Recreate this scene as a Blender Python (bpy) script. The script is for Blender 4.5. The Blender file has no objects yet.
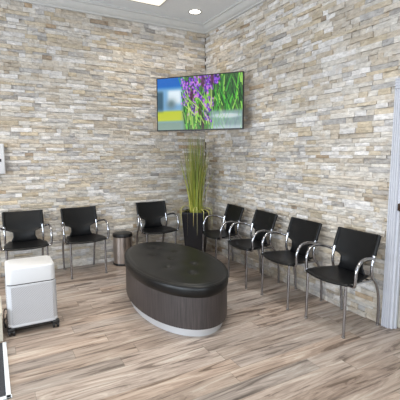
import bpy, bmesh, math, random
import numpy as np
from mathutils import Vector, Matrix

SC = bpy.context.scene
COL = SC.collection
PI = math.pi

# ---------------------------------------------------------------- camera
F_PX, YAW, PITCH, ROLL = 375.3, 0.50870, 0.12100, -0.00163
cam_d = bpy.data.cameras.new('camera')
cam_d.sensor_fit = 'HORIZONTAL'; cam_d.sensor_width = 36.0
cam_d.lens = 36.0 * F_PX / 400.0
cam_d.clip_start = 0.05
cam = bpy.data.objects.new('camera', cam_d); COL.objects.link(cam)
fw = Vector((math.sin(YAW)*math.cos(PITCH), math.cos(YAW)*math.cos(PITCH), -math.sin(PITCH)))
rt = Vector((math.cos(YAW), -math.sin(YAW), 0)); up = rt.cross(fw)
r2 = rt*math.cos(ROLL) + up*math.sin(ROLL); u2 = r2.cross(fw)
M = Matrix((r2, u2, -fw)).transposed().to_4x4()
M.translation = Vector((-2.952, -5.123, 1.504))
cam.matrix_world = M
SC.camera = cam

# ---------------------------------------------------------------- world, exposure, large lights
SC.view_settings.view_transform = 'Standard'
SC.view_settings.look = 'None'
SC.view_settings.gamma = 1.0
SC.view_settings.use_curve_mapping = False
SC.view_settings.exposure = -0.76
w = bpy.data.worlds.new('outdoor_daylight'); SC.world = w; w.use_nodes = True
bg = w.node_tree.nodes['Background']
bg.inputs[0].default_value = (0.62, 0.74, 0.95, 1); bg.inputs[1].default_value = 0.6

def area(name, loc, rot, sx, sy, power, col, spread=PI):
    d = bpy.data.lights.new(name, 'AREA'); d.shape = 'RECTANGLE'; d.size = sx; d.size_y = sy
    d.energy = power; d.color = col; d.spread = spread
    o = bpy.data.objects.new(name, d); COL.objects.link(o); o.location = loc; o.rotation_euler = rot
    return o
DAY = (0.80, 0.90, 1.0)
# daylight through the three windows of the left side wall (x = -7) and two of the street wall (y = -8)
WIN_L = [(-7.0, -1.9), (-7.0, -4.1), (-7.0, -6.3)]
WIN_B = [(-5.2, -8.0), (-2.4, -8.0)]
for i, (x, y) in enumerate(WIN_L):
    area('window_daylight', (x+0.03, y, 1.25), (0, -PI/2, 0), 1.5, 1.7, 160, DAY)
for i, (x, y) in enumerate(WIN_B):
    area('window_daylight', (x, y+0.03, 1.25), (PI/2, 0, 0), 2.1, 1.5, 110, DAY)
# recessed ceiling lamps and added fill spots (the lamp bodies are built further down)
WARM = (1.0, 0.86, 0.68)
DOWN = [(-0.406, -0.4275)]
FILL_SPOTS = [(-.80, -1.45), (-.80, -3.0), (-2.35, -.85), (-3.9, -.85)]  # unseen spots added to brighten the lower walls and shade under the chairs
PANELS = [(-1.20, -.68), (-1.80, -3.1), (-3.6, -1.3), (-3.8, -3.3), (-1.80, -5.6), (-3.8, -5.6)]
PWARM = (1.0, 0.92, 0.78)
for i, (x, y) in enumerate(PANELS):
    area('panel_light', (x, y, 3.40), (0, 0, 0), .56, .56, 12 if i == 0 else 26, PWARM, math.radians(125))
for (x, y) in DOWN:
    d = bpy.data.lights.new('downlight_beam', 'SPOT'); d.energy = 22; d.color = WARM
    d.spot_size = math.radians(130); d.spot_blend = 0.8; d.shadow_soft_size = 0.05
    o = bpy.data.objects.new('downlight_beam', d); COL.objects.link(o); o.location = (x, y, 3.395)

for k, (x, y) in enumerate(FILL_SPOTS):  # beams of the added fill spots, narrow so they hit the walls low
    d = bpy.data.lights.new('downlight_beam', 'SPOT'); d.energy = 125; d.color = (.93, .965, 1.0) if k < 2 else (1.0, .94, .85)
    d.spot_size = math.radians(80); d.spot_blend = 0.9; d.shadow_soft_size = 0.06
    o = bpy.data.objects.new('downlight_beam', d); COL.objects.link(o); o.location = (x, y, 3.395)

# ---------------------------------------------------------------- materials
def nm(name):
    m = bpy.data.materials.new(name); m.use_nodes = True
    nt = m.node_tree; b = nt.nodes['Principled BSDF']
    return m, nt, b
def lin(c):
    return tuple(((v/255)/12.92 if v/255 <= .04045 else ((v/255+.055)/1.055)**2.4) for v in c)
def plain(name, rgb, rough=.5, metal=0, bump=0, bscale=60, var=.06, spec=.5, coat=0):
    m, nt, b = nm(name); N = nt.nodes; L = nt.links
    c = lin(rgb)
    tc = N.new('ShaderNodeTexCoord'); no = N.new('ShaderNodeTexNoise'); no.inputs['Scale'].default_value = bscale
    no.inputs['Detail'].default_value = 4
    L.new(tc.outputs['Object'], no.inputs['Vector'])
    r = N.new('ShaderNodeValToRGB'); r.color_ramp.elements[0].position = .3; r.color_ramp.elements[1].position = .7
    r.color_ramp.elements[0].color = (*[v*(1-var) for v in c], 1); r.color_ramp.elements[1].color = (*[min(1, v*(1+var)) for v in c], 1)
    L.new(no.outputs['Fac'], r.inputs['Fac']); L.new(r.outputs['Color'], b.inputs['Base Color'])
    b.inputs['Roughness'].default_value = rough; b.inputs['Metallic'].default_value = metal
    b.inputs['Specular IOR Level'].default_value = spec; b.inputs['Coat Weight'].default_value = coat
    if bump:
        bp = N.new('ShaderNodeBump'); bp.inputs['Strength'].default_value = bump; bp.inputs['Distance'].default_value = .002
        L.new(no.outputs['Fac'], bp.inputs['Height']); L.new(bp.outputs['Normal'], b.inputs['Normal'])
    return m
def emit(name, rgb, s, base=(240, 240, 235)):
    m, nt, b = nm(name)
    b.inputs['Base Color'].default_value = (*lin(base), 1)
    b.inputs['Emission Color'].default_value = (*lin(rgb), 1); b.inputs['Emission Strength'].default_value = s
    return m

M_PAINT = plain('white_wall_paint', (206, 200, 190), .7, bscale=30, var=.02)
M_CEIL = plain('ceiling_paint', (226, 229, 232), .8, bscale=30, var=.02)
M_CROWN = plain('white_trim_paint', (198, 197, 194), .45, bscale=20, var=.02)
M_CASING = plain('door_casing_paint', (192, 194, 202), .4, bscale=20, var=.03)
M_DOOR = plain('door_paint', (170, 166, 155), .45, bscale=12, var=.04)
M_CHROME = plain('polished_chrome', (168, 168, 172), .14, 1, bscale=10, var=.02)
M_STEEL = plain('brushed_steel', (188, 178, 172), .3, 1, bscale=10, var=.04)
M_SILVER = plain('satin_silver_laminate', (214, 216, 220), .3, .5, bscale=10, var=.02)
M_LEATHER = plain('black_leather', (6, 6.5, 9), .40, bump=.25, bscale=220, var=.15, spec=.32)
M_VINYL = plain('black_vinyl', (8, 8, 9), .34, bump=.2, bscale=160, var=.12, spec=.36)
M_BLACK = plain('black_plastic', (18, 18, 19), .4, bscale=40, var=.1)
M_GLIDE = plain('grey_rubber', (112, 108, 104), .7, bscale=40)
M_POT = plain('black_planter_glaze', (20, 21, 27), .45, bscale=30, var=.12, bump=.1)
M_SOIL = plain('dark_soil', (48, 38, 28), .95, bscale=90, var=.4, bump=.6)
M_WPLAST = plain('white_plastic', (203, 204, 207), .38, bscale=10, var=.01)
M_GREYP = plain('pale_grey_plastic', (190, 191, 195), .5, bscale=10, var=.01)
M_CREAM = plain('cream_laminate', (196, 190, 176), .5, bscale=14, var=.04)
M_MAT = plain('charcoal_carpet', (52, 54, 60), .95, bscale=300, var=.3, bump=.5)
M_EDGE = plain('white_vinyl_edging', (212, 216, 222), .5, bscale=30, var=.02)
M_BRONZE = plain('bronze_hinge', (72, 54, 42), .4, .8, bscale=30)
M_LENS = emit('lit_diffuser', (255, 240, 214), 1.65)
M_LED = emit('lit_led_disc', (255, 246, 228), 16.0)

def stone_mat():
    m, nt, b = nm('split_face_ledger_stone'); N = nt.nodes; L = nt.links
    at = N.new('ShaderNodeAttribute'); at.attribute_name = 'stone'
    tc = N.new('ShaderNodeTexCoord')
    mp = N.new('ShaderNodeMapping'); mp.inputs['Scale'].default_value = (9, 9, 22)
    n1 = N.new('ShaderNodeTexNoise'); n1.inputs['Scale'].default_value = 1.6; n1.inputs['Detail'].default_value = 7; n1.inputs['Roughness'].default_value = .65
    L.new(tc.outputs['Object'], mp.inputs['Vector']); L.new(mp.outputs['Vector'], n1.inputs['Vector'])
    r = N.new('ShaderNodeValToRGB'); r.color_ramp.elements[0].position = .28; r.color_ramp.elements[1].position = .74
    r.color_ramp.elements[0].color = (.64, .625, .61, 1); r.color_ramp.elements[1].color = (1.16, 1.16, 1.16, 1)
    L.new(n1.outputs['Fac'], r.inputs['Fac'])
    mx = N.new('ShaderNodeMix'); mx.data_type = 'RGBA'; mx.blend_type = 'MULTIPLY'; mx.inputs['Factor'].default_value = 1
    L.new(at.outputs['Color'], mx.inputs['A']); L.new(r.outputs['Color'], mx.inputs['B'])
    n3 = N.new('ShaderNodeTexNoise'); n3.inputs['Scale'].default_value = 7; n3.inputs['Detail'].default_value = 6; n3.inputs['Roughness'].default_value = .7
    L.new(tc.outputs['Object'], n3.inputs['Vector'])
    r3 = N.new('ShaderNodeValToRGB'); r3.color_ramp.elements[0].position = .54; r3.color_ramp.elements[1].position = .70
    r3.color_ramp.elements[0].color = (0, 0, 0, 1); r3.color_ramp.elements[1].color = (.36, .36, .36, 1)
    L.new(n3.outputs['Fac'], r3.inputs['Fac'])
    mx3 = N.new('ShaderNodeMix'); mx3.data_type = 'RGBA'; mx3.inputs['B'].default_value = (*lin((176, 150, 116)), 1)
    L.new(r3.outputs['Color'], mx3.inputs['Factor']); L.new(mx.outputs['Result'], mx3.inputs['A'])
    L.new(mx3.outputs['Result'], b.inputs['Base Color'])
    b.inputs['Roughness'].default_value = .85; b.inputs['Specular IOR Level'].default_value = .25
    n2 = N.new('ShaderNodeTexNoise'); n2.inputs['Scale'].default_value = 45; n2.inputs['Detail'].default_value = 5
    L.new(tc.outputs['Object'], n2.inputs['Vector'])
    bp = N.new('ShaderNodeBump'); bp.inputs['Strength'].default_value = .9; bp.inputs['Distance'].default_value = .012
    L.new(n2.outputs['Fac'], bp.inputs['Height']); L.new(bp.outputs['Normal'], b.inputs['Normal'])
    return m
M_STONE = stone_mat()

def floor_mat():
    m, nt, b = nm('wood_plank_floor'); N = nt.nodes; L = nt.links
    W, LEN = .14, 1.22
    def math_(op, a, bb=None, c=None):
        n = N.new('ShaderNodeMath'); n.operation = op
        for i, v in enumerate((a, bb, c)):
            if v is None: continue
            if isinstance(v, (int, float)): n.inputs[i].default_value = v
            else: L.new(v, n.inputs[i])
        return n.outputs[0]
    tc = N.new('ShaderNodeTexCoord'); sp = N.new('ShaderNodeSeparateXYZ'); L.new(tc.outputs['Object'], sp.inputs[0])
    X, Y = sp.outputs[0], sp.outputs[1]
    yr = math_('DIVIDE', Y, W); row = math_('FLOOR', yr)
    wn = N.new('ShaderNodeTexWhiteNoise'); wn.noise_dimensions = '1D'; L.new(row, wn.inputs['W'])
    xr = math_('ADD', math_('DIVIDE', X, LEN), math_('MULTIPLY', wn.outputs['Value'], 7.3)); idx = math_('FLOOR', xr)
    cb = N.new('ShaderNodeCombineXYZ'); L.new(row, cb.inputs[0]); L.new(idx, cb.inputs[1])
    w2 = N.new('ShaderNodeTexWhiteNoise'); w2.noise_dimensions = '3D'; L.new(cb.outputs[0], w2.inputs['Vector'])
    rnd = w2.outputs['Value']
    # grain coordinates shifted plank by plank
    gv = N.new('ShaderNodeCombineXYZ')
    L.new(math_('ADD', math_('MULTIPLY', X, 1.35), math_('MULTIPLY', rnd, 37)), gv.inputs[0])
    L.new(math_('MULTIPLY', Y, 12), gv.inputs[1]); L.new(math_('MULTIPLY', rnd, 91), gv.inputs[2])
    n1 = N.new('ShaderNodeTexNoise'); n1.inputs['Scale'].default_value = 1.0; n1.inputs['Detail'].default_value = 5; n1.inputs['Distortion'].default_value = 1.6
    n1.inputs['Roughness'].default_value = .62
    L.new(gv.outputs[0], n1.inputs['Vector'])
    r = N.new('ShaderNodeValToRGB'); e = r.color_ramp.elements
    e[0].position = .30; e[0].color = (*lin((98, 81, 70)), 1); e[1].position = .72; e[1].color = (*lin((198, 187, 174)), 1)
    for p, c in ((.39, (122, 104, 91)), (.455, (158, 138, 124)), (.57, (178, 159, 144))):
        q = r.color_ramp.elements.new(p); q.color = (*lin(c), 1)
    L.new(n1.outputs['Fac'], r.inputs['Fac'])
    # fine grain
    gv2 = N.new('ShaderNodeCombineXYZ')
    L.new(math_('ADD', math_('MULTIPLY', X, 3), math_('MULTIPLY', rnd, 11)), gv2.inputs[0]); L.new(math_('MULTIPLY', Y, 62), gv2.inputs[1])
    n2 = N.new('ShaderNodeTexNoise'); n2.inputs['Scale'].default_value = 1; n2.inputs['Detail'].default_value = 3; L.new(gv2.outputs[0], n2.inputs['Vector'])
    fine = math_('MULTIPLY_ADD', n2.outputs['Fac'], .62, .66)
    tone = math_('MULTIPLY_ADD', w2.outputs['Value'], .26, .75)
    fy = math_('FRACT', yr); fx = math_('FRACT', xr)
    gy = math_('LESS_THAN', fy, .022); gx = math_('LESS_THAN', fx, .0035)
    gap = math_('MULTIPLY_ADD', math_('MAXIMUM', gy, gx), -.38, 1.0)
    rings = math_('MULTIPLY_ADD', math_('SINE', math_('MULTIPLY', n1.outputs['Fac'], 62)), .075, .97)
    k = math_('MULTIPLY', math_('MULTIPLY', math_('MULTIPLY', fine, rings), tone), gap)
    vm = N.new('ShaderNodeVectorMath'); vm.operation = 'SCALE'; L.new(r.outputs['Color'], vm.inputs[0]); L.new(k, vm.inputs['Scale'])
    hs = N.new('ShaderNodeHueSaturation'); L.new(vm.outputs[0], hs.inputs['Color'])
    L.new(math_('MULTIPLY_ADD', w2.outputs['Color'], .4, .60), hs.inputs['Saturation'])
    L.new(hs.outputs[0], b.inputs['Base Color'])
    b.inputs['Roughness'].default_value = .42; b.inputs['Specular IOR Level'].default_value = .4
    bp = N.new('ShaderNodeBump'); bp.inputs['Strength'].default_value = .15; bp.inputs['Distance'].default_value = .002
    L.new(k, bp.inputs['Height']); L.new(bp.outputs['Normal'], b.inputs['Normal'])
    return m
M_FLOOR = floor_mat()

def ribbed_wood():
    m, nt, b = nm('dark_woodgrain_laminate'); N = nt.nodes; L = nt.links
    tc = N.new('ShaderNodeTexCoord'); mp = N.new('ShaderNodeMapping'); mp.inputs['Scale'].default_value = (110, 110, 3)
    no = N.new('ShaderNodeTexNoise'); no.inputs['Scale'].default_value = 1.3; no.inputs['Detail'].default_value = 3
    L.new(tc.outputs['Object'], mp.inputs['Vector']); L.new(mp.outputs['Vector'], no.inputs['Vector'])
    r = N.new('ShaderNodeValToRGB'); r.color_ramp.elements[0].position = .36; r.color_ramp.elements[1].position = .66
    r.color_ramp.elements[0].color = (*lin((46, 41, 41)), 1); r.color_ramp.elements[1].color = (*lin((68, 61, 60)), 1)
    L.new(no.outputs['Fac'], r.inputs['Fac']); L.new(r.outputs['Color'], b.inputs['Base Color'])
    b.inputs['Roughness'].default_value = .45
    return m
M_RIB = ribbed_wood()

def mesh_mat():
    m, nt, b = nm('perforated_grey_mesh'); N = nt.nodes; L = nt.links
    tc = N.new('ShaderNodeTexCoord'); mp = N.new('ShaderNodeMapping'); mp.inputs['Scale'].default_value = (95, 95, 95); mp.inputs['Rotation'].default_value = (0, math.radians(45), 0)
    v = N.new('ShaderNodeTexVoronoi'); v.inputs['Scale'].default_value = 1; v.inputs['Randomness'].default_value = 0
    L.new(tc.outputs['Object'], mp.inputs['Vector']); L.new(mp.outputs['Vector'], v.inputs['Vector'])
    r = N.new('ShaderNodeValToRGB'); r.color_ramp.elements[0].position = .28; r.color_ramp.elements[1].position = .42
    r.color_ramp.elements[0].color = (*lin((128, 127, 129)), 1); r.color_ramp.elements[1].color = (*lin((186, 186, 190)), 1)
    L.new(v.outputs['Distance'], r.inputs['Fac']); L.new(r.outputs['Color'], b.inputs['Base Color'])
    b.inputs['Roughness'].default_value = .55
    return m
M_MESH = mesh_mat()

def blade_mat(name, attr=True):
    m, nt, b = nm(name); N = nt.nodes; L = nt.links
    at = N.new('ShaderNodeAttribute'); at.attribute_name = 'blade'
    L.new(at.outputs['Color'], b.inputs['Base Color']); b.inputs['Roughness'].default_value = .5
    return m
M_BLADE = blade_mat('grass_blades')

def screen_mat():
    m, nt, b = nm('lit_screen_picture'); N = nt.nodes; L = nt.links
    at = N.new('ShaderNodeAttribute'); at.attribute_name = 'picture'
    b.inputs['Base Color'].default_value = (.01, .01, .012, 1)
    L.new(at.outputs['Color'], b.inputs['Emission Color']); b.inputs['Emission Strength'].default_value = 1.6
    b.inputs['Roughness'].default_value = .18; b.inputs['Specular IOR Level'].default_value = .4
    return m
M_SCREEN = screen_mat()
def glass_mat():
    m, nt, b = nm('window_glass'); b.inputs['Base Color'].default_value = (1, 1, 1, 1)
    b.inputs['Transmission Weight'].default_value = 1; b.inputs['Roughness'].default_value = 0; b.inputs['IOR'].default_value = 1.45
    return m
M_GLASS = glass_mat()

# ---------------------------------------------------------------- mesh helpers
def build(name, bm, mat, parent=None, smooth=True, angle=40):
    me = bpy.data.meshes.new(name)
    bmesh.ops.recalc_face_normals(bm, faces=bm.faces)
    if smooth:
        for f in bm.faces: f.smooth = True
        for e in bm.edges:
            if len(e.link_faces) == 2 and e.calc_face_angle(0) > math.radians(angle): e.smooth = False
    bm.to_mesh(me); bm.free()
    me.materials.append(mat)
    o = bpy.data.objects.new(name, me); COL.objects.link(o)
    if parent: o.parent = parent
    return o
def tag(o, label=None, cat=None, group=None, kind=None):
    if label: o['label'] = label
    if cat: o['category'] = cat
    if group: o['group'] = group
    if kind: o['kind'] = kind
    return o
def empty(name, loc=(0, 0, 0), rz=0):
    o = bpy.data.objects.new(name, None); COL.objects.link(o); o.location = loc; o.rotation_euler = (0, 0, rz)
    o.empty_display_size = .1
    return o
def box(bm, x0, x1, y0, y1, z0, z1, bev=0, seg=2):
    r = bmesh.ops.create_cube(bm, size=1)
    for v in r['verts']:
        v.co = Vector((x0+(v.co.x+.5)*(x1-x0), y0+(v.co.y+.5)*(y1-y0), z0+(v.co.z+.5)*(z1-z0)))
    if bev:
        es = list({e for v in r['verts'] for e in v.link_edges})
        bmesh.ops.bevel(bm, geom=es, offset=bev, segments=seg, profile=.5, affect='EDGES')
def smoothpath(pts, n=6):
    P = [Vector(p) for p in pts]; out = []
    for i in range(len(P)-1):
        p0 = P[max(i-1, 0)]; p1 = P[i]; p2 = P[i+1]; p3 = P[min(i+2, len(P)-1)]
        for k in range(n):
            t = k/n
            out.append(.5*((2*p1)+(-p0+p2)*t+(2*p0-5*p1+4*p2-p3)*t*t+(-p0+3*p1-3*p2+p3)*t*t*t))
    out.append(P[-1]); return out
def tube(bm, pts, r, seg=10, flat=1.0, caps=True):
    P = [Vector(p) for p in pts]; rings = []
    t0 = (P[1]-P[0]).normalized(); ref = Vector((1, 0, 0)) if abs(t0.x) < .9 else Vector((0, 1, 0))
    nrm = (ref - t0*ref.dot(t0)).normalized()
    for i, p in enumerate(P):
        t = ((P[i+1]-p).normalized() if i == 0 else (p-P[i-1]).normalized() if i == len(P)-1 else ((P[i+1]-p).normalized()+(p-P[i-1]).normalized()).normalized())
        nrm = (nrm - t*nrm.dot(t)).normalized(); b2 = t.cross(nrm)
        rings.append([bm.verts.new(p + nrm*r*math.cos(a) + b2*r*flat*math.sin(a)) for a in [2*PI*k/seg for k in range(seg)]])
    for a, b in zip(rings, rings[1:]):
        for k in range(seg): bm.faces.new((a[k], a[(k+1) % seg], b[(k+1) % seg], b[k]))
    if caps:
        bm.faces.new(rings[0][::-1]); bm.faces.new(rings[-1])
def lathe(bm, prof, seg=32, cx=0, cy=0, caps=True):
    rings = [[bm.verts.new((cx+r*math.cos(2*PI*k/seg), cy+r*math.sin(2*PI*k/seg), z)) for k in range(seg)] for r, z in prof]
    for a, b in zip(rings, rings[1:]):
        for k in range(seg): bm.faces.new((a[k], a[(k+1) % seg], b[(k+1) % seg], b[k]))
    if caps: bm.faces.new(rings[0][::-1]); bm.faces.new(rings[-1])
def loft(bm, loops, cap0=True, cap1=True):
    R = [[bm.verts.new(p) for p in l] for l in loops]; n = len(R[0])
    for a, b in zip(R, R[1:]):
        for k in range(n): bm.faces.new((a[k], a[(k+1) % n], b[(k+1) % n], b[k]))
    if cap0: bm.faces.new(R[0][::-1])
    if cap1: bm.faces.new(R[-1])
    return R
def rrect(cx, cy, hx, hy, r, z, n=5):
    out = []
    for sx, sy, a0 in ((1, 1, 0), (-1, 1, PI/2), (-1, -1, PI), (1, -1, 1.5*PI)):
        for k in range(n+1):
            a = a0+PI/2*k/n
            out.append(Vector((cx+sx*(hx-r)+r*math.cos(a), cy+sy*(hy-r)+r*math.sin(a), z)))
    return out
def grid(bm, fn, nu, nv):
    V = [[bm.verts.new(fn(i/(nu), j/(nv))) for j in range(nv+1)] for i in range(nu+1)]
    for i in range(nu):
        for j in range(nv): bm.faces.new((V[i][j], V[i+1][j], V[i+1][j+1], V[i][j+1]))
def solidify(o, th, off=0):
    m = o.modifiers.new('thickness', 'SOLIDIFY'); m.thickness = th; m.offset = off
    return o

# ================================================================= SETTING
H, HC = 3.30, 3.42     # top of the stone; ceiling
X0, Y0 = -7.0, -8.0
bm = bmesh.new(); box(bm, X0-.12, .15, Y0-.12, .15, -.1, 0)
tag(build('floor', bm, M_FLOOR, smooth=False), kind='structure')
bm = bmesh.new(); box(bm, X0-.12, .15, Y0-.12, .15, HC, HC+.1)
tag(build('ceiling', bm, M_CEIL, smooth=False), kind='structure')

PAL = [((206, 198, 187), 36), ((215, 210, 203), 30), ((198, 187, 172), 18), ((193, 190, 188), 9), ((225, 222, 220), 20),
       ((200, 187, 166), 7), ((176, 172, 168), 3), ((184, 164, 140), 1.2), ((207, 195, 176), 8), ((160, 145, 128), .8)]
def stone_wall(name, seed, length, hole, along):
    """ledger stones in courses over a backing; u runs from the room corner; along(u, d, z) gives the point d in front of the backing."""
    rng = random.Random(seed); bm = bmesh.new(); lay = bm.loops.layers.float_color.new('stone')
    cols = [c for c, _ in PAL]; wts = [q for _, q in PAL]
    z = 0.0; row = 0
    while z < H-.012:
        h = rng.choice((.030, .038, .044, .050, .050)); h = min(h, H-z)
        if H-(z+h) < .02: h = H-z
        u = -rng.random()*.2; first = True
        while u < length:
            l = rng.choice((.07, .10, .14, .18, .22, .28)) * rng.uniform(.8, 1.2)
            a, b_ = max(u, 0.0), min(u+l, length); u += l
            segs = [(a, b_)]
            if hole and z < hole[2]-.02:
                segs = []
                if a < hole[0]: segs.append((a, min(b_, hole[0])))
                if b_ > hole[1]: segs.append((max(a, hole[1]), b_))
            for (a, b_) in segs:
                if b_-a < .015: continue
                d = .026 + rng.choice((0, 0, .004, .007, .012, -.004)) + rng.uniform(-.003, .003)
                c = list(lin(rng.choices(cols, wts)[0])); k = rng.uniform(.86, 1.1); c = [min(1, v*k) for v in c]
                nu = max(2, int((b_-a)/.045)); nv = 2; g = .0010
                zz1 = z+h if not (hole and z < hole[2] < z+h and a < hole[1] and b_ > hole[0]) else z+h
                tilt = rng.uniform(-.004, .004); tw = rng.uniform(-.004, .004)
                V = {}
                for i in range(nu+1):
                    for j in range(nv+1):
                        uu = a+g+(b_-a-2*g)*i/nu; v2 = z+g+(zz1-z-2*g)*j/nv
                        edge = (i in (0, nu)) or (j in (0, nv))
                        dd = d+tilt*(2*i/nu-1)+tw*(2*j/nv-1)+rng.uniform(-.0042, .0042)-(.0025 if edge else -.001)
                        V[i, j] = bm.verts.new(along(uu, dd, v2))
                fs = [bm.faces.new((V[i, j], V[i+1, j], V[i+1, j+1], V[i, j+1])) for i in range(nu) for j in range(nv)]
                rim = [(i, 0) for i in range(nu)]+[(nu, j) for j in range(nv)]+[(i, nv) for i in range(nu, 0, -1)]+[(0, j) for j in range(nv, 0, -1)]
                B = [bm.verts.new(along(a+g+(b_-a-2*g)*i/nu, 0, z+g+(zz1-z-2*g)*j/nv)) for i, j in rim]
                n = len(rim)
                for k2 in range(n):
                    fs.append(bm.faces.new((V[rim[k2]], V[rim[(k2+1) % n]], B[(k2+1) % n], B[k2])))
                for f in fs:
                    for lp in f.loops: lp[lay] = (*c, 1)
        z += h; row += 1
    o = build(name, bm, M_STONE, smooth=False)
    # the mortar-dark backing board
    return tag(o, kind='structure')
M_BACK = plain('grout_backing', (112, 100, 86), .95, bscale=60, var=.1)
BK = .03
DY0, DY1, DZ = 3.14, 4.26, 2.12       # outer edges of the door casing, measured from the corner
stone_wall('wall_back', 5, 5.2, None, lambda u, d, z: Vector((-u, BK-d, z)))
stone_wall('wall_right', 9, 5.2, (DY0, DY1, DZ), lambda u, d, z: Vector((BK-d, -u, z)))
bm = bmesh.new(); box(bm, X0, .15, BK, .15, 0, HC)
tag(build('wall_back_backing', bm, M_BACK, smooth=False), kind='structure')
bm = bmesh.new()
box(bm, BK, .15, -DY0-.07, BK, 0, HC); box(bm, BK, .15, Y0, -DY1+.07, 0, HC); box(bm, BK, .15, -DY1+.07, -DY0-.07, DZ-.07, HC)
tag(build('wall_right_backing', bm, M_BACK, smooth=False), kind='structure')
bm = bmesh.new(); box(bm, X0, -5.2, 0, BK, 0, HC)
tag(build('wall_back_plaster', bm, M_PAINT, smooth=False), kind='structure')
bm = bmesh.new(); box(bm, 0, BK, Y0, -5.2, 0, HC)
tag(build('wall_right_plaster', bm, M_PAINT, smooth=False), kind='structure')
# strip between the stone top and the ceiling, behind the crown
bm = bmesh.new(); box(bm, -5.2, BK, 0.0, BK, H, HC); box(bm, 0.0, BK, -5.2, 0, H, HC)
tag(build('trim_1', bm, M_CROWN, smooth=False), kind='structure')

# crown moulding (one mitred run over both walls)
prof = [(0.0, 0.0), (.012, .0), (.014, .018), (.03, .026), (.05, .045), (.066, .07), (.072, .088), (.09, .094), (.092, .12), (0, .12)]
bm = bmesh.new()
loops = [[Vector((X0, -.005-a, H+b)) for a, b in prof], [Vector((-.005-a, -.005-a, H+b)) for a, b in prof], [Vector((-.005-a, Y0, H+b)) for a, b in prof]]
loft(bm, loops)
tag(build('trim_2', bm, M_CROWN, angle=50), kind='structure')

# street side walls with windows (out of frame, they let the daylight in)
def holed_wall(name, horizontal, fixed, lo, hi, wins, hw, z0=.45, z1=2.1):
    bm = bmesh.new(); t = .12
    def seg(a, b, c, d):
        if horizontal: box(bm, a, b, fixed-t, fixed, c, d)
        else: box(bm, fixed-t, fixed, a, b, c, d)
    cs = sorted(wins); prev = lo
    for c in cs:
        seg(prev, c-hw, 0, HC); seg(c-hw, c+hw, 0, z0); seg(c-hw, c+hw, z1, HC); prev = c+hw
    seg(prev, hi, 0, HC)
    return tag(build(name, bm, M_PAINT, smooth=False), kind='structure')
holed_wall('wall_left', False, X0, Y0, .03, [y for _, y in WIN_L], .87)
holed_wall('wall_front', True, Y0, X0, 0, [x for x, _ in WIN_B], 1.07)
wi = 1
for x, y in WIN_L:
    bm = bmesh.new()
    for a, b in ((-.87, -.82), (.82, .87), (-.02, .02)): box(bm, x-.10, x-.03, y+a, y+b, .45, 2.10)
    for a, b in ((.45, .50), (2.05, 2.10), (1.58, 1.62)): box(bm, x-.10, x-.03, y-.87, y+.87, a, b)
    f = tag(build('window_%d' % wi, bm, M_CROWN, smooth=False), kind='structure'); wi += 1
    bm = bmesh.new(); box(bm, x-.07, x-.06, y-.82, y+.82, .5, 2.05); build('pane', bm, M_GLASS, f, smooth=False)
for x, y in WIN_B:
    bm = bmesh.new()
    for a, b in ((-1.07, -1.02), (1.02, 1.07), (-.02, .02)): box(bm, x+a, x+b, y-.10, y-.03, .45, 2.10)
    for a, b in ((.45, .50), (2.05, 2.10)): box(bm, x-1.07, x+1.07, y-.10, y-.03, a, b)
    f = tag(build('window_%d' % wi, bm, M_CROWN, smooth=False), kind='structure'); wi += 1
    bm = bmesh.new(); box(bm, x-1.02, x+1.02, y-.07, y-.06, .5, 2.05); build('pane', bm, M_GLASS, f, smooth=False)

# door in the right wall
door = tag(empty('door_1', (BK, -DY0, 0)), kind='structure')
bm = bmesh.new()   # moulded casing: flat board with two raised beads
def casing(bm, y0, y1, z0, z1, vert=True):
    box(bm, -.046, 0, y0, y1, z0, z1, .004, 1)
    if vert:
        w_ = y1-y0
        for k in (.12, .36, .64, .88): box(bm, -.052, -.046, y0+w_*k-.006, y0+w_*k+.006, z0, z1, .002, 1)
    else:
        for k in (.12, .36, .64, .88): box(bm, -.052, -.046, y0, y1, z0+(z1-z0)*k-.006, z0+(z1-z0)*k+.006, .002, 1)
casing(bm, -.074, 0, 0, DZ-.09); casing(bm, -(DY1-DY0), -(DY1-DY0)+.074, 0, DZ-.09); casing(bm, -(DY1-DY0), 0, DZ-.09, DZ, False)
build('casing', bm, M_CASING, door)
bm = bmesh.new()
ow = DY1-DY0
box(bm, -.030, .12, -.094, -.071, 0, DZ-.085); box(bm, -.02, .12, -ow+.071, -ow+.092, 0, DZ-.085); box(bm, -.02, .12, -ow+.071, -.071, DZ-.09, DZ-.07)
box(bm, .0, .02, -.106, -.092, 0, DZ-.09)
build('jamb', bm, M_CASING, door)
bm = bmesh.new(); box(bm, .03, .07, -ow+.094, -.095, .006, DZ-.094, .003, 1)
for z0, z1 in ((.25, .95), (1.1, 1.9)):
    for a, b in ((.2, .49), (.59, .86)): box(bm, .022, .03, -b, -a, z0, z1, .006, 1)
slab = build('door_panel', bm, M_DOOR, door)
for z in (.25, 1.05, 1.86):
    bm = bmesh.new(); tube(bm, [(.024, -ow+.095, z-.05), (.024, -ow+.095, z+.05)], .007, 8)
    build('hinge', bm, M_BRONZE, door)
bm = bmesh.new(); box(bm, -.036, .026, -.099, -.0935, 1.03, 1.10, .002, 1); box(bm, -.040, -.029, -.099, -.082, 1.035, 1.095, .002, 1); build('strike_plate', bm, M_BRONZE, door)
bm = bmesh.new(); tube(bm, [(.03, -.17, 1.0), (-.03, -.17, 1.0)], .012, 10); tube(bm, [(-.03, -.16, 1.0), (-.03, -.29, 1.0)], .009, 10)
build('handle', bm, M_BRONZE, door)

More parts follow.
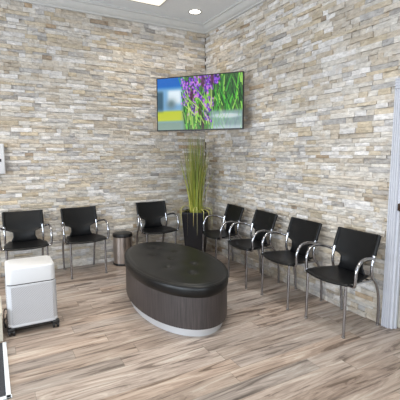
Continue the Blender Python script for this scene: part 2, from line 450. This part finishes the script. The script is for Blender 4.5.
# ================================================================= CHAIRS
POST = [(.222, .0), (.214, .16), (.192, .30), (.148, .40), (.102, .455), (.085, .515), (.094, .60), (.12, .70), (.152, .79), (.161, .815)]   # (y, z) of the rear tube
def post_x(z): return .196+.016*min(1, z/.42)
PS = smoothpath([(0, y, z) for y, z in POST], 5)
def post_y(z):
    for a, b in zip(PS, PS[1:]):
        if a.z <= z <= b.z: return a.y+(b.y-a.y)*(z-a.z)/max(1e-6, b.z-a.z)
    return PS[-1].y
def make_chair():
    root = empty('armchair')
    # backrest: wide sling between the posts above, waisted below the arms
    def hw(z):
        t = min(1, max(0, (z-.575)/.045)); t = t*t*(3-2*t)
        lo = .150 - .028*min(1, max(0, (z-.46)/.06))
        return lo+(.218-lo)*t
    bm = bmesh.new()
    def fb(u, v):
        z = .45+(.817-.45)*v; s = 2*u-1; h_ = hw(z)
        y = post_y(z) + .024*(1-s*s)*(.4+.6*min(1, max(0, (z-.5)/.1)))
        if z < .5: y += -(.5-z)*.25
        return Vector((s*h_, y, z+.006*s*s*(v > .9)))
    grid(bm, fb, 18, 30); o = build('backrest', bm, M_LEATHER, root, angle=80); solidify(o, .009)
    # sewn sleeves round the posts
    for sx in (-1, 1):
        bm = bmesh.new()
        P = [Vector((sx*.212, post_y(z)+.002, z)) for z in [.622+k*.022 for k in range(9)]]
        P.append(Vector((sx*.212, post_y(.815), .818))); tube(bm, P, .0165, 10)
        build('sleeve', bm, M_LEATHER, o, angle=50)
    # seat sling
    bm = bmesh.new()
    def fs(u, v):
        s = 2*u-1
        yb = .115; yf = -.235-.028*(1-s*s)
        y = yf+(yb-yf)*v
        hw_ = .234-.065*max(0, v-.4)/.6
        z = .458-.020*(1-s*s)*(.6+.4*math.sin(PI*v))-.012*max(0, .12-v)/.12*(1-.3*s*s)+.004*v
        return Vector((s*hw_, y, z))
    grid(bm, fs, 18, 14); o = build('seat', bm, M_LEATHER, root, angle=80); solidify(o, .012)
    # seat frame: side rails and cross bars
    bm = bmesh.new()
    for sx in (-1, 1):
        tube(bm, smoothpath([(sx*.205, -.225, .437), (sx*.205, 0, .437), (sx*.209, .135, .437)], 3), .009, 8)
    tube(bm, [(-.205, .09, .43), (.205, .09, .43)], .008, 8); tube(bm, [(-.205, -.15, .418), (.205, -.15, .418)], .008, 8)
    build('seat_frame', bm, M_CHROME, root)
    for sx in (-1, 1):
        bm = bmesh.new(); tube(bm, [(sx*.214, -.228, .006), (sx*.212, -.222, .44)], .0125, 12)
        l = build('leg', bm, M_CHROME, root)
        bm = bmesh.new(); lathe(bm, [(.014, 0), (.015, .004), (.013, .014)], 12, sx*.214, -.228); build('glide', bm, M_GLIDE, l)
        bm = bmesh.new(); tube(bm, [Vector((sx*post_x(p.z), p.y, max(p.z, .006))) for p in PS[:-2]], .0128, 12)
        l = build('leg', bm, M_CHROME, root)
        bm = bmesh.new(); lathe(bm, [(.014, 0), (.015, .004), (.013, .014)], 12, sx*.196, .222); build('glide', bm, M_GLIDE, l)
        # arm: arch from the rear post over and down, hooked under the seat rail
        pts = [(sx*.212, .098, .618), (sx*.234, .068, .632), (sx*.260, .01, .650), (sx*.270, -.06, .660), (sx*.273, -.125, .648), (sx*.274, -.168, .608),
               (sx*.273, -.187, .55), (sx*.270, -.187, .47), (sx*.264, -.185, .447), (sx*.245, -.183, .437), (sx*.205, -.180, .437)]
        bm = bmesh.new(); tube(bm, smoothpath(pts, 5), .0130, 12)
        a = build('armrest', bm, M_CHROME, root)
        bm = bmesh.new(); P = [Vector((sx*.212, post_y(z), z)) for z in (.598, .625, .65)]; tube(bm, P, .017, 12); build('bracket', bm, M_CHROME, a)
    return root
proto = make_chair()
def copy_tree(o, parent=None):
    kids = [c for c in bpy.data.objects if c.parent == o]
    c = o.copy(); COL.objects.link(c); c.parent = parent
    for k in kids: copy_tree(k, c)
    return c
CH = [  # x, y, rotation (0 faces -y, away from the back wall), label
 ((-2.635, -.26), 0, 'black leather chrome armchair behind the white air purifier, leftmost on the back wall', 'b'),
 ((-1.965, -.27), math.radians(4), 'black leather chrome armchair between the leftmost armchair and the steel waste bin', 'b'),
 ((-.945, -.215), 0, 'black leather chrome armchair between the steel waste bin and the tall planter', 'b'),
 ((-.262, -.975), -PI/2-math.radians(7), 'black leather chrome armchair on the right wall closest to the grass planter', 'r'),
 ((-.262, -1.62), -PI/2-math.radians(6), 'black leather chrome armchair, second from the planter along the right wall', 'r'),
 ((-.262, -2.275), -PI/2-math.radians(3), 'black leather chrome armchair, third from the planter along the right wall', 'r'),
 ((-.262, -2.925), -PI/2-math.radians(1), 'black leather chrome armchair nearest the door casing on the right', 'r')]
for i, ((x, y), rz, lab, g) in enumerate(CH):
    c = proto if i == 0 else copy_tree(proto)
    c.location = (x, y, 0); c.rotation_euler = (0, 0, rz)
    tag(c, lab, 'chair', 'waiting room armchairs along the stone walls')

# ================================================================= OTTOMAN
OT = tag(empty('oval_ottoman', (-1.398, -1.757, 0), math.radians(-94)), 'large oval ottoman with black tufted vinyl top, dark woodgrain sides and silver base', 'ottoman')
OA, OB = .845, .436
def oval(a, b, z, n=96): return [Vector((a*math.cos(2*PI*k/n), b*math.sin(2*PI*k/n), z)) for k in range(n)]
bm = bmesh.new(); loft(bm, [oval(OA-.055, OB-.040, 0.0), oval(OA-.055, OB-.040, .085)])
build('toe_kick', bm, M_SILVER, OT)
bm = bmesh.new()
n = 320
def rib(z, ins): return [Vector(((OA-ins+.0012*(k % 2))*math.cos(2*PI*k/n), (OB-ins+.0012*(k % 2))*math.sin(2*PI*k/n), z)) for k in range(n)]
loft(bm, [rib(.08, .006), rib(.36, .008)])
build('body', bm, M_RIB, OT, angle=60)
bm = bmesh.new()
BUT = [(-.5, 0), (-.25, .13), (-.25, -.13), (0, 0), (.25, .13), (.25, -.13), (.5, 0)]
def cz(x, y):
    z = 0
    for bx, by in BUT:
        d2 = (x-bx)**2+(y-by)**2
        z -= .020*math.exp(-d2/.0009) + .009*math.exp(-d2/.010)
    return z
loops = [oval(OA-.02, OB-.02, .352)]
for ins, z in ((.008, .350), (0, .360), (-.004, .38), (-.004, .41), (-.001, .433), (.006, .444), (.014, .449), (.022, .447), (.034, .453), (.05, .456)): loops.append(oval(OA-ins, OB-ins, z))
R = loft(bm, loops, True, False)
# domed quilted top in rings
prev = R[-1]; nn = len(prev)
for s in [1-k/26 for k in range(1, 26)]:
    ring = []
    for k in range(nn):
        x = (OA-.05)*s*math.cos(2*PI*k/nn); y = (OB-.05)*s*math.sin(2*PI*k/nn)
        ring.append(bm.verts.new((x, y, .456+.012*(1-s*s)+cz(x, y))))
    for k in range(nn): bm.faces.new((prev[k], prev[(k+1) % nn], ring[(k+1) % nn], ring[k]))
    prev = ring
c = bm.verts.new((0, 0, .468+cz(0, 0)))
for k in range(nn): bm.faces.new((prev[k], prev[(k+1) % nn], c))
cush = build('cushion', bm, M_VINYL, OT, angle=60)
bm = bmesh.new()
tube(bm, oval(OA+.001, OB+.001, .44)+[oval(OA+.001, OB+.001, .44)[0]], .005, 6, caps=False)
build('piping', bm, M_VINYL, cush)
for bx, by in BUT:
    bm = bmesh.new(); z = .456+.012*(1-(bx/OA)**2-(by/OB)**2)+cz(bx, by)
    lathe(bm, [(.017, z-.002), (.017, z+.004), (.011, z+.009), (.001, z+.011)], 12, bx, by); build('button', bm, M_VINYL, cush)

# ================================================================= AIR PURIFIER
AP = tag(empty('air_purifier', (-2.702, -1.60, 0), math.radians(-0.5)), 'white boxy air purifier on black casters in front of the leftmost chair', 'air purifier')
hx, hy = .192, .172
bm = bmesh.new(); loft(bm, [rrect(0, 0, hx+.002, hy+.002, .05, .070), rrect(0, 0, hx+.005, hy+.005, .05, .074), rrect(0, 0, hx+.005, hy+.005, .05, .088), rrect(0, 0, hx+.001, hy+.001, .05, .093),
               rrect(0, 0, hx, hy, .05, .425), rrect(0, 0, hx-.004, hy-.004, .05, .429)])
body = build('body', bm, M_GREYP, AP)
bm = bmesh.new(); box(bm, -hx+.03, hx-.03, -hy-.0045, -hy+.02, .095, .418, .003, 1); build('front_mesh', bm, M_MESH, body)
bm = bmesh.new(); box(bm, hx-.02, hx+.0045, -hy+.045, hy-.045, .095, .418, .003, 1); build('side_mesh', bm, M_MESH, body)
bm = bmesh.new(); box(bm, -hx-.0045, -hx+.02, -hy+.045, hy-.045, .095, .418, .003, 1); build('side_mesh', bm, M_MESH, body)
bm = bmesh.new(); loft(bm, [rrect(0, 0, hx-.006, hy-.006, .046, .427), rrect(0, 0, hx-.006, hy-.006, .046, .438)]); build('slot', bm, M_BLACK, AP)
bm = bmesh.new(); loft(bm, [rrect(0, 0, hx-.004, hy-.004, .048, .436), rrect(0, 0, hx, hy, .05, .440), rrect(0, 0, hx-.002, hy-.002, .05, .560), rrect(0, 0, hx-.006, hy-.006, .047, .569), rrect(0, 0, hx-.014, hy-.014, .04, .573)])
lid = build('lid', bm, M_WPLAST, AP)
bm = bmesh.new(); box(bm, -hx+.01, hx-.01, -hy+.004, hy-.004, .050, .080, .004, 1); build('base', bm, M_BLACK, AP)
for sx in (-1, 1):
    for sy in (-1, 1):
        bm = bmesh.new()
        x, y = sx*(hx-.018), sy*(hy-.014)
        tube(bm, [(x-.026, y, .029), (x-.009, y, .029)], .029, 18); tube(bm, [(x+.009, y, .029), (x+.026, y, .029)], .029, 18); tube(bm, [(x-.02, y, .029), (x+.02, y, .029)], .006, 8)
        box(bm, x-.03, x+.03, y-.028, y+.028, .042, .071, .008, 2); build('caster', bm, M_BLACK, AP)
bm = bmesh.new()
tube(bm, smoothpath([(-.17, hy-.02, .1), (-.21, hy+.02, .11), (-.222, hy+.03, .06), (-.224, hy-.02, .008), (-.212, hy-.1, .006), (-.216, hy-.14, .006), (-.224, hy+.02, .006), (-.17, hy+.12, .006), (-.10, hy+.20, .007)], 8), .0045, 8)
pc = build('power_cord', bm, M_BLACK, AP)
bm = bmesh.new(); box(bm, -.115, -.065, hy+.18, hy+.225, .0, .03, .006, 2); build('plug', bm, M_BLACK, pc)

# ================================================================= WASTE BIN
WB = tag(empty('pedal_bin', (-1.412, -.165, 0)), 'small brushed steel pedal waste bin with black lid against the back wall', 'bin')
def dshape(r, z, n=32, back=.085):
    out = []
    for k in range(n):
        a = 2*PI*k/n; out.append(Vector((r*math.cos(a), min(r*math.sin(a), back*r/.125), z)))
    return out
bm = bmesh.new(); loft(bm, [dshape(.126, 0), dshape(.128, .006), dshape(.128, .022), dshape(.125, .026)]); build('base', bm, M_BLACK, WB)
bm = bmesh.new(); loft(bm, [dshape(.122, .022), dshape(.122, .372)]); build('body', bm, M_STEEL, WB, angle=50)
bm = bmesh.new(); loft(bm, [dshape(.126, .368), dshape(.128, .374), dshape(.128, .392), dshape(.122, .408), dshape(.1, .417), dshape(.05, .420)]); build('lid', bm, M_BLACK, WB)
bm = bmesh.new(); box(bm, -.03, .03, -.165, -.115, .012, .022, .004, 1); build('pedal', bm, M_BLACK, WB)

WB.scale = (1.06, 1.06, 1.055)

# ================================================================= PLANTER AND GRASS
PA = math.radians(-40)
PX, PY = -.375, -.375
PL = tag(empty('planter', (PX, PY, 0), PA), 'tall black tapered square planter in the corner', 'planter')
PT, PB, PH = .176, .122, .685
bm = bmesh.new()
loft(bm, [rrect(0, 0, PB, PB, .012, 0, 3), rrect(0, 0, PT-.004, PT-.004, .012, PH-.05, 3), rrect(0, 0, PT, PT, .014, PH-.045, 3), rrect(0, 0, PT+.002, PT+.002, .014, PH, 3), rrect(0, 0, PT-.02, PT-.02, .01, PH, 3), rrect(0, 0, PT-.024, PT-.024, .01, PH-.06, 3)], True, False)
build('pot', bm, M_POT, PL)
bm = bmesh.new(); loft(bm, [rrect(0, 0, PT-.03, PT-.03, .01, PH-.09, 3), rrect(0, 0, PT-.024, PT-.024, .01, PH-.035, 3)]); build('soil', bm, M_SOIL, PL)

GR = tag(empty('ornamental_grass', (PX, PY, PH-.035)), 'tall green ornamental grass with pale drooping blades growing in the corner planter', 'plant')
rng = random.Random(21)
def blade(bm, lay, P, w, col, col2):
    n = len(P); prev = None
    az = rng.uniform(0, PI); side0 = Vector((math.cos(az), math.sin(az), 0))
    for i, p in enumerate(P):
        t = (P[min(i+1, n-1)]-P[max(i-1, 0)]).normalized(); s = side0-t*side0.dot(t); s.normalize(); nn_ = t.cross(s)
        ww = w*(1-(i/(n-1))**2.4)+.0008
        cur = [bm.verts.new(p-s*ww), bm.verts.new(p+nn_*ww*.35), bm.verts.new(p+s*ww), bm.verts.new(p-nn_*ww*.1)]
        if prev:
            for k in range(4):
                f = bm.faces.new((prev[k], prev[(k+1) % 4], cur[(k+1) % 4], cur[k]))
                for lp in f.loops:
                    q = (i-.5)/n; lp[lay] = (*[a+(b-a)*q for a, b in zip(col, col2)], 1)
        prev = cur
G1 = [(164, 170, 48), (180, 182, 64), (132, 146, 44), (200, 196, 96), (104, 120, 40)]
G2 = [(118, 132, 60), (162, 158, 86), (82, 98, 46), (66, 82, 40)]
bm = bmesh.new(); lay = bm.loops.layers.float_color.new('blade')
for k in range(135):
    az = rng.uniform(0, 2*PI); r0 = .085*math.sqrt(rng.random())
    spread = .27*rng.random()**1.2; hgt = min(1.15, (1.24-1.5*spread)*rng.uniform(.68, 1.0)**.7); wd = rng.uniform(.0035, .0075)
    c1, c2 = rng.choice(G1), rng.choice(G2)
    b0 = Vector((r0*math.cos(az), r0*math.sin(az), 0)); d = Vector((math.cos(az+rng.uniform(-.5, .5)), math.sin(az+rng.uniform(-.5, .5)), 0))
    if d.y < -.2 or d.x < -.2: spread = min(spread, .18)
    P = [b0+d*spread*(t**1.5)+Vector((0, 0, hgt*t)) for t in [i/8 for i in range(9)]]
    for p in P:   # the blades stay clear of the walls
        p.x = min(p.x, -PX-.03); p.y = min(p.y, -PY-.03)
    blade(bm, lay, P, wd, lin(c1), lin(c2))
build('upright_blades', bm, M_BLADE, GR)
bm = bmesh.new(); lay = bm.loops.layers.float_color.new('blade')
for k in range(22):
    az = 2*PI*k/22+rng.uniform(-.12, .12); R_ = rng.uniform(.2, .25); rise = rng.uniform(.07, .14); drop = rng.uniform(.08, .34)
    d = Vector((math.cos(az), math.sin(az), 0))
    if -1.9 < az-2*PI < -.9: drop *= .6
    # distance from the centre to the rim along this direction
    la = az-PA; rim = (PT+.008)/max(abs(math.cos(la)), abs(math.sin(la)))
    mid = rim+.012
    pts = [d*.05, d*rim*.6+Vector((0, 0, rise*.8)), d*mid+Vector((0, 0, rise*.75)), d*(mid+.03)+Vector((0, 0, .02)), d*(mid+.033)+Vector((0, 0, -drop))]
    P = smoothpath(pts, 4)
    lim = -PX-.035
    for p in P: p.x = max(min(p.x, lim), -.262); p.y = max(min(p.y, lim), -.262)
    blade(bm, lay, P, rng.uniform(.004, .007), lin((176, 178, 84)), lin(rng.choice([(206, 200, 140), (214, 206, 160), (176, 160, 96)])))
tag(build('drooping_blades', bm, M_BLADE, GR), 'pale yellow arching blades')

# ================================================================= TELEVISION
tl = Vector((-.925, -.30, 0)); tr = Vector((-.165, -1.235, 0))
tm = (tl+tr)/2; ta = math.atan2(tr.y-tl.y, tr.x-tl.x)
TV = tag(empty('television', (tm.x, tm.y, 2.165), ta), 'wide flat television across the corner showing purple flowers and grass', 'television')
# local: +x to the right seen from the room, -y towards the room
TW, TH = (tr-tl).length, 0.70
bm = bmesh.new(); box(bm, -TW/2, TW/2, -.004, .03, -TH/2, TH/2, .004, 2); box(bm, -TW/2+.16, TW/2-.16, .03, .06, -TH/2+.06, TH/2-.2, .012, 2)
hs = build('housing', bm, M_BLACK, TV)
bm = bmesh.new()
bz = .012
for x0, x1, z0, z1 in ((-TW/2, TW/2, TH/2-bz, TH/2), (-TW/2, TW/2, -TH/2, -TH/2+bz+.004), (-TW/2, -TW/2+bz, -TH/2, TH/2), (TW/2-bz, TW/2, -TH/2, TH/2)):
    box(bm, x0, x1, -.010, -.002, z0, z1, .0015, 1)
build('bezel', bm, M_BLACK, TV)
# picture and pale window reflections painted as colours of the screen's pixels
NX, NY = 220, 124
rs = np.random.RandomState(4)
img = np.zeros((NY, NX, 3)); yy, xx = np.mgrid[0:NY, 0:NX]; U = xx/NX; V = 1-yy/NY   # row 0 = bottom; V from the top
V = 1-(yy+.5)/NY
def C(*c): return np.array(c, float)/255
def blend(mask, col): 
    global img
    img = img*(1-mask[..., None])+C(*col)*mask[..., None]
def sm(a, lo, hi): t = np.clip((a-lo)/(hi-lo), 0, 1); return t*t*(3-2*t)
img[:] = C(86, 122, 56)
blend(1-sm(U, .27, .36), (126, 176, 216))                       # soft background, left
blend((1-sm(V, .14, .24))*(1-sm(U, .27, .36)), (16, 104, 196))     # blue top
blend(sm(V, .2, .28)*(1-sm(V, .44, .56))*sm(U, .1, .16)*(1-sm(U, .26, .33)), (232, 246, 254))  # bright window reflection on the left, painted in
blend(np.exp(-(((U-.17)/.06)**2+((V-.5)/.1)**2)), (104, 128, 134))
blend(sm(V, .60, .66)*(1-sm(V, .80, .86))*(1-sm(U, .27, .36)), (196, 206, 52))
blend(sm(V, .80, .88)*(1-sm(U, .27, .36)), (132, 158, 146))
blend((1-sm(U, .05, .09))*sm(V, .2, .3)*(1-sm(V, .55, .7)), (60, 96, 116))
blend(sm(U, .62, .7)*(1-sm(V, .5, .7)), (58, 104, 44))
def stroke(x0, y0, x1, y1, w_, col, al=.9):
    dx, dy = x1-x0, y1-y0; L2 = dx*dx+dy*dy+1e-9
    X = U*1.74; t = np.clip(((X-x0*1.74)*dx*1.74+(V-y0)*dy)/((dx*1.74)**2+dy*dy+1e-9), 0, 1)
    d = np.hypot(X-(x0+dx*t)*1.74, V-(y0+dy*t))
    blend(al*(1-sm(d, w_*(1-t*.6)*.6, w_*(1-t*.6)+.004)), col)
for k in range(230):
    x = rs.uniform(.33, 1.02); y = rs.uniform(.15, 1.1); a = rs.uniform(-.55, .45); l = rs.uniform(.2, .5)
    g = [(110, 214, 60), (50, 134, 40), (26, 78, 28), (170, 232, 96), (70, 176, 56), (18, 54, 24)][rs.randint(6)]
    stroke(x, y, x+a*l*.5, y-l, rs.uniform(.008, .02), g, .85)
blend(.8*sm(U, .60, .66)*sm(V, .62, .70), (150, 172, 186))  # lower right: window reflection painted in as pale layers
blend(.75*np.exp(-(((U-.82)/.16)**2+((V-.76)/.045)**2)**2), (236, 244, 248))
blend(.5*sm(U, .60, .66)*sm(V, .90, .98), (222, 232, 240))
for k in range(16):
    x = rs.uniform(.6, .98); y = rs.uniform(.75, 1.05); stroke(x, y, x+rs.uniform(-.06, .06), y-rs.uniform(.1, .25), .008, (120, 180, 110), .5)
for (fx, fy, ln, sl) in [(.40, .02, .30, .05), (.47, .0, .42, .03), (.55, .0, .34, .05), (.62, .0, .26, .02), (.36, .1, .34, .04), (.52, .3, .36, .1), (.62, .40, .16, .04), (.44, .45, .3, .0), (.70, .0, .16, .0), (.58, .66, .2, .03), (.33, .04, .5, .02)]:
    for q in range(50):
        t = rs.rand(); px = fx+sl*t+rs.normal(0, .020); py = fy+ln*t
        col = [(140, 70, 222), (196, 124, 250), (98, 40, 190), (50, 18, 104), (226, 136, 240)][rs.randint(5)]
        blend(.92*np.exp(-(((U-px)*1.74/.018)**2+((V-py)/.024)**2)**2), col)
for (x, y) in [(.42, .36), (.55, .12), (.66, .08), (.52, .62), (.56, .92)]: blend(.8*np.exp(-(((U-x)/.022)**2+((V-y)/.13)**2)**2), (64, 20, 44))
for k in range(34):
    x = rs.uniform(.36, .66); y = rs.uniform(.5, 1.05); stroke(x, y, x+rs.uniform(-.16, .02), y-rs.uniform(.15, .35), .012, [(150, 214, 74), (196, 226, 120), (70, 140, 48)][rs.randint(3)], .85)
img = np.clip(img, 0, 1)
limg = np.where(img <= .04045, img/12.92, ((img+.055)/1.055)**2.4)
me = bpy.data.meshes.new('screen')
sw, sh = TW-2*bz+.002, TH-2*bz-.002
vx = np.linspace(-sw/2, sw/2, NX+1); vz = np.linspace(-sh/2+.002, sh/2+.002, NY+1)
verts = [(x, -.0055, z) for z in vz for x in vx]
faces = [(j*(NX+1)+i, j*(NX+1)+i+1, (j+1)*(NX+1)+i+1, (j+1)*(NX+1)+i) for j in range(NY) for i in range(NX)]
me.from_pydata(verts, [], faces)
ca = me.color_attributes.new('picture', 'FLOAT_COLOR', 'CORNER')
flat = np.ones((NY*NX, 4, 4)); flat[:, :, :3] = limg.reshape(-1, 1, 3)
ca.data.foreach_set('color', flat.ravel())
me.materials.append(M_SCREEN)
so = bpy.data.objects.new('screen', me); COL.objects.link(so); so.parent = TV
# corner mount: arm from the housing back to the corner
MB = build('wall_mount', (lambda b: (box(b, -.2, .2, .06, .075, -.2, .12, .003, 1), box(b, -.16, -.12, .075, .09, -.22, .16, .003, 1), box(b, .12, .16, .075, .09, -.22, .16, .003, 1),
     tube(b, [(0, .08, 0), (.16, .28, 0)], .02, 10), tube(b, [(.16, .28, 0), (.0, .62, 0)], .02, 10), tube(b, [(.16, .28, -.03), (.16, .28, .03)], .026, 12), b)[-1])(bmesh.new()), M_BLACK, TV)

# ================================================================= CEILING LAMPS
def downlight(x, y, label):
    t = tag(empty('recessed_downlight', (x, y, HC)), label, 'ceiling light', 'recessed ceiling lamps')
    bm = bmesh.new(); lathe(bm, [(.098, -.0005), (.098, -.004), (.092, -.008), (.072, -.006), (.068, -.0005)], 32, caps=False); build('trim_ring', bm, M_CROWN, t)
    bm = bmesh.new(); lathe(bm, [(.07, -.001), (.068, -.005), (.03, -.010), (.001, -.011)], 32); build('led_disc', bm, M_LED, t)
    return t
downlight(DOWN[0][0], DOWN[0][1], 'small round recessed downlight in the ceiling near the room corner')
for _x, _y in FILL_SPOTS: downlight(_x, _y, ['added unseen fill downlight over the middle of the right wall', 'added unseen fill downlight over the armchair by the door', 'added unseen fill downlight over the left armchairs', 'added unseen fill downlight furthest left along the back wall'][FILL_SPOTS.index((_x, _y))])
for _i, (_x, _y) in enumerate(PANELS):
  PNL = tag(empty('ceiling_light_panel', (_x, _y, HC)), 'square lit ceiling panel with warm diffuser above the back wall chairs' if _i == 0 else 'square lit ceiling panel further back in the room', 'ceiling light', None if _i == 0 else 'ceiling panels out of the picture')
  bm = bmesh.new()
  for a in ((-.305, .305, .283, .305), (-.305, .305, -.305, -.283), (-.305, -.283, -.305, .305), (.283, .305, -.305, .305)): box(bm, a[0], a[1], a[2], a[3], -.012, -.0005, .002, 1)
  build('frame', bm, M_CROWN, PNL)
  bm = bmesh.new(); box(bm, -.284, .284, -.284, .284, -.009, -.001); build('diffuser', bm, M_LENS, PNL, smooth=False)

# ================================================================= LEFT EDGE THINGS
DS = tag(empty('wall_dispenser', (-2.875, BK-.03, 1.455)), 'white wall-mounted dispenser cut by the left edge above the armchair', 'dispenser')
bm = bmesh.new(); box(bm, -.085, .083, -.085, 0, -.18, .18, .012, 3); build('housing', bm, M_WPLAST, DS)
bm = bmesh.new(); box(bm, .0, .045, -.089, -.083, -.035, .0, .002, 1); build('sensor_window', bm, M_BLACK, DS)

CB = tag(empty('low_cabinet', (-3.125, -1.62, 0)), 'cream low cabinet corner at the left edge beside the air purifier', 'cabinet')
bm = bmesh.new(); box(bm, -.35, .185, -.205, .2, .0, .225, .004, 1); build('body', bm, M_CREAM, CB)
bm = bmesh.new(); box(bm, -.36, .19, -.21, .21, .225, .245, .004, 1); build('top', bm, M_CREAM, CB)

MT = tag(empty('floor_mat', (-3.325, -2.25, 0)), 'charcoal floor mat with white edging in the lower left corner', 'mat')
bm = bmesh.new(); box(bm, -.5, .375, -.375, .39, .0, .007, .002, 1); build('carpet', bm, M_MAT, MT)
bm = bmesh.new(); box(bm, .375, .403, -.405, .39, .0, .009, .002, 1); box(bm, -.5, .408, -.405, -.375, .0, .009, .002, 1)
build('edging', bm, M_EDGE, MT)
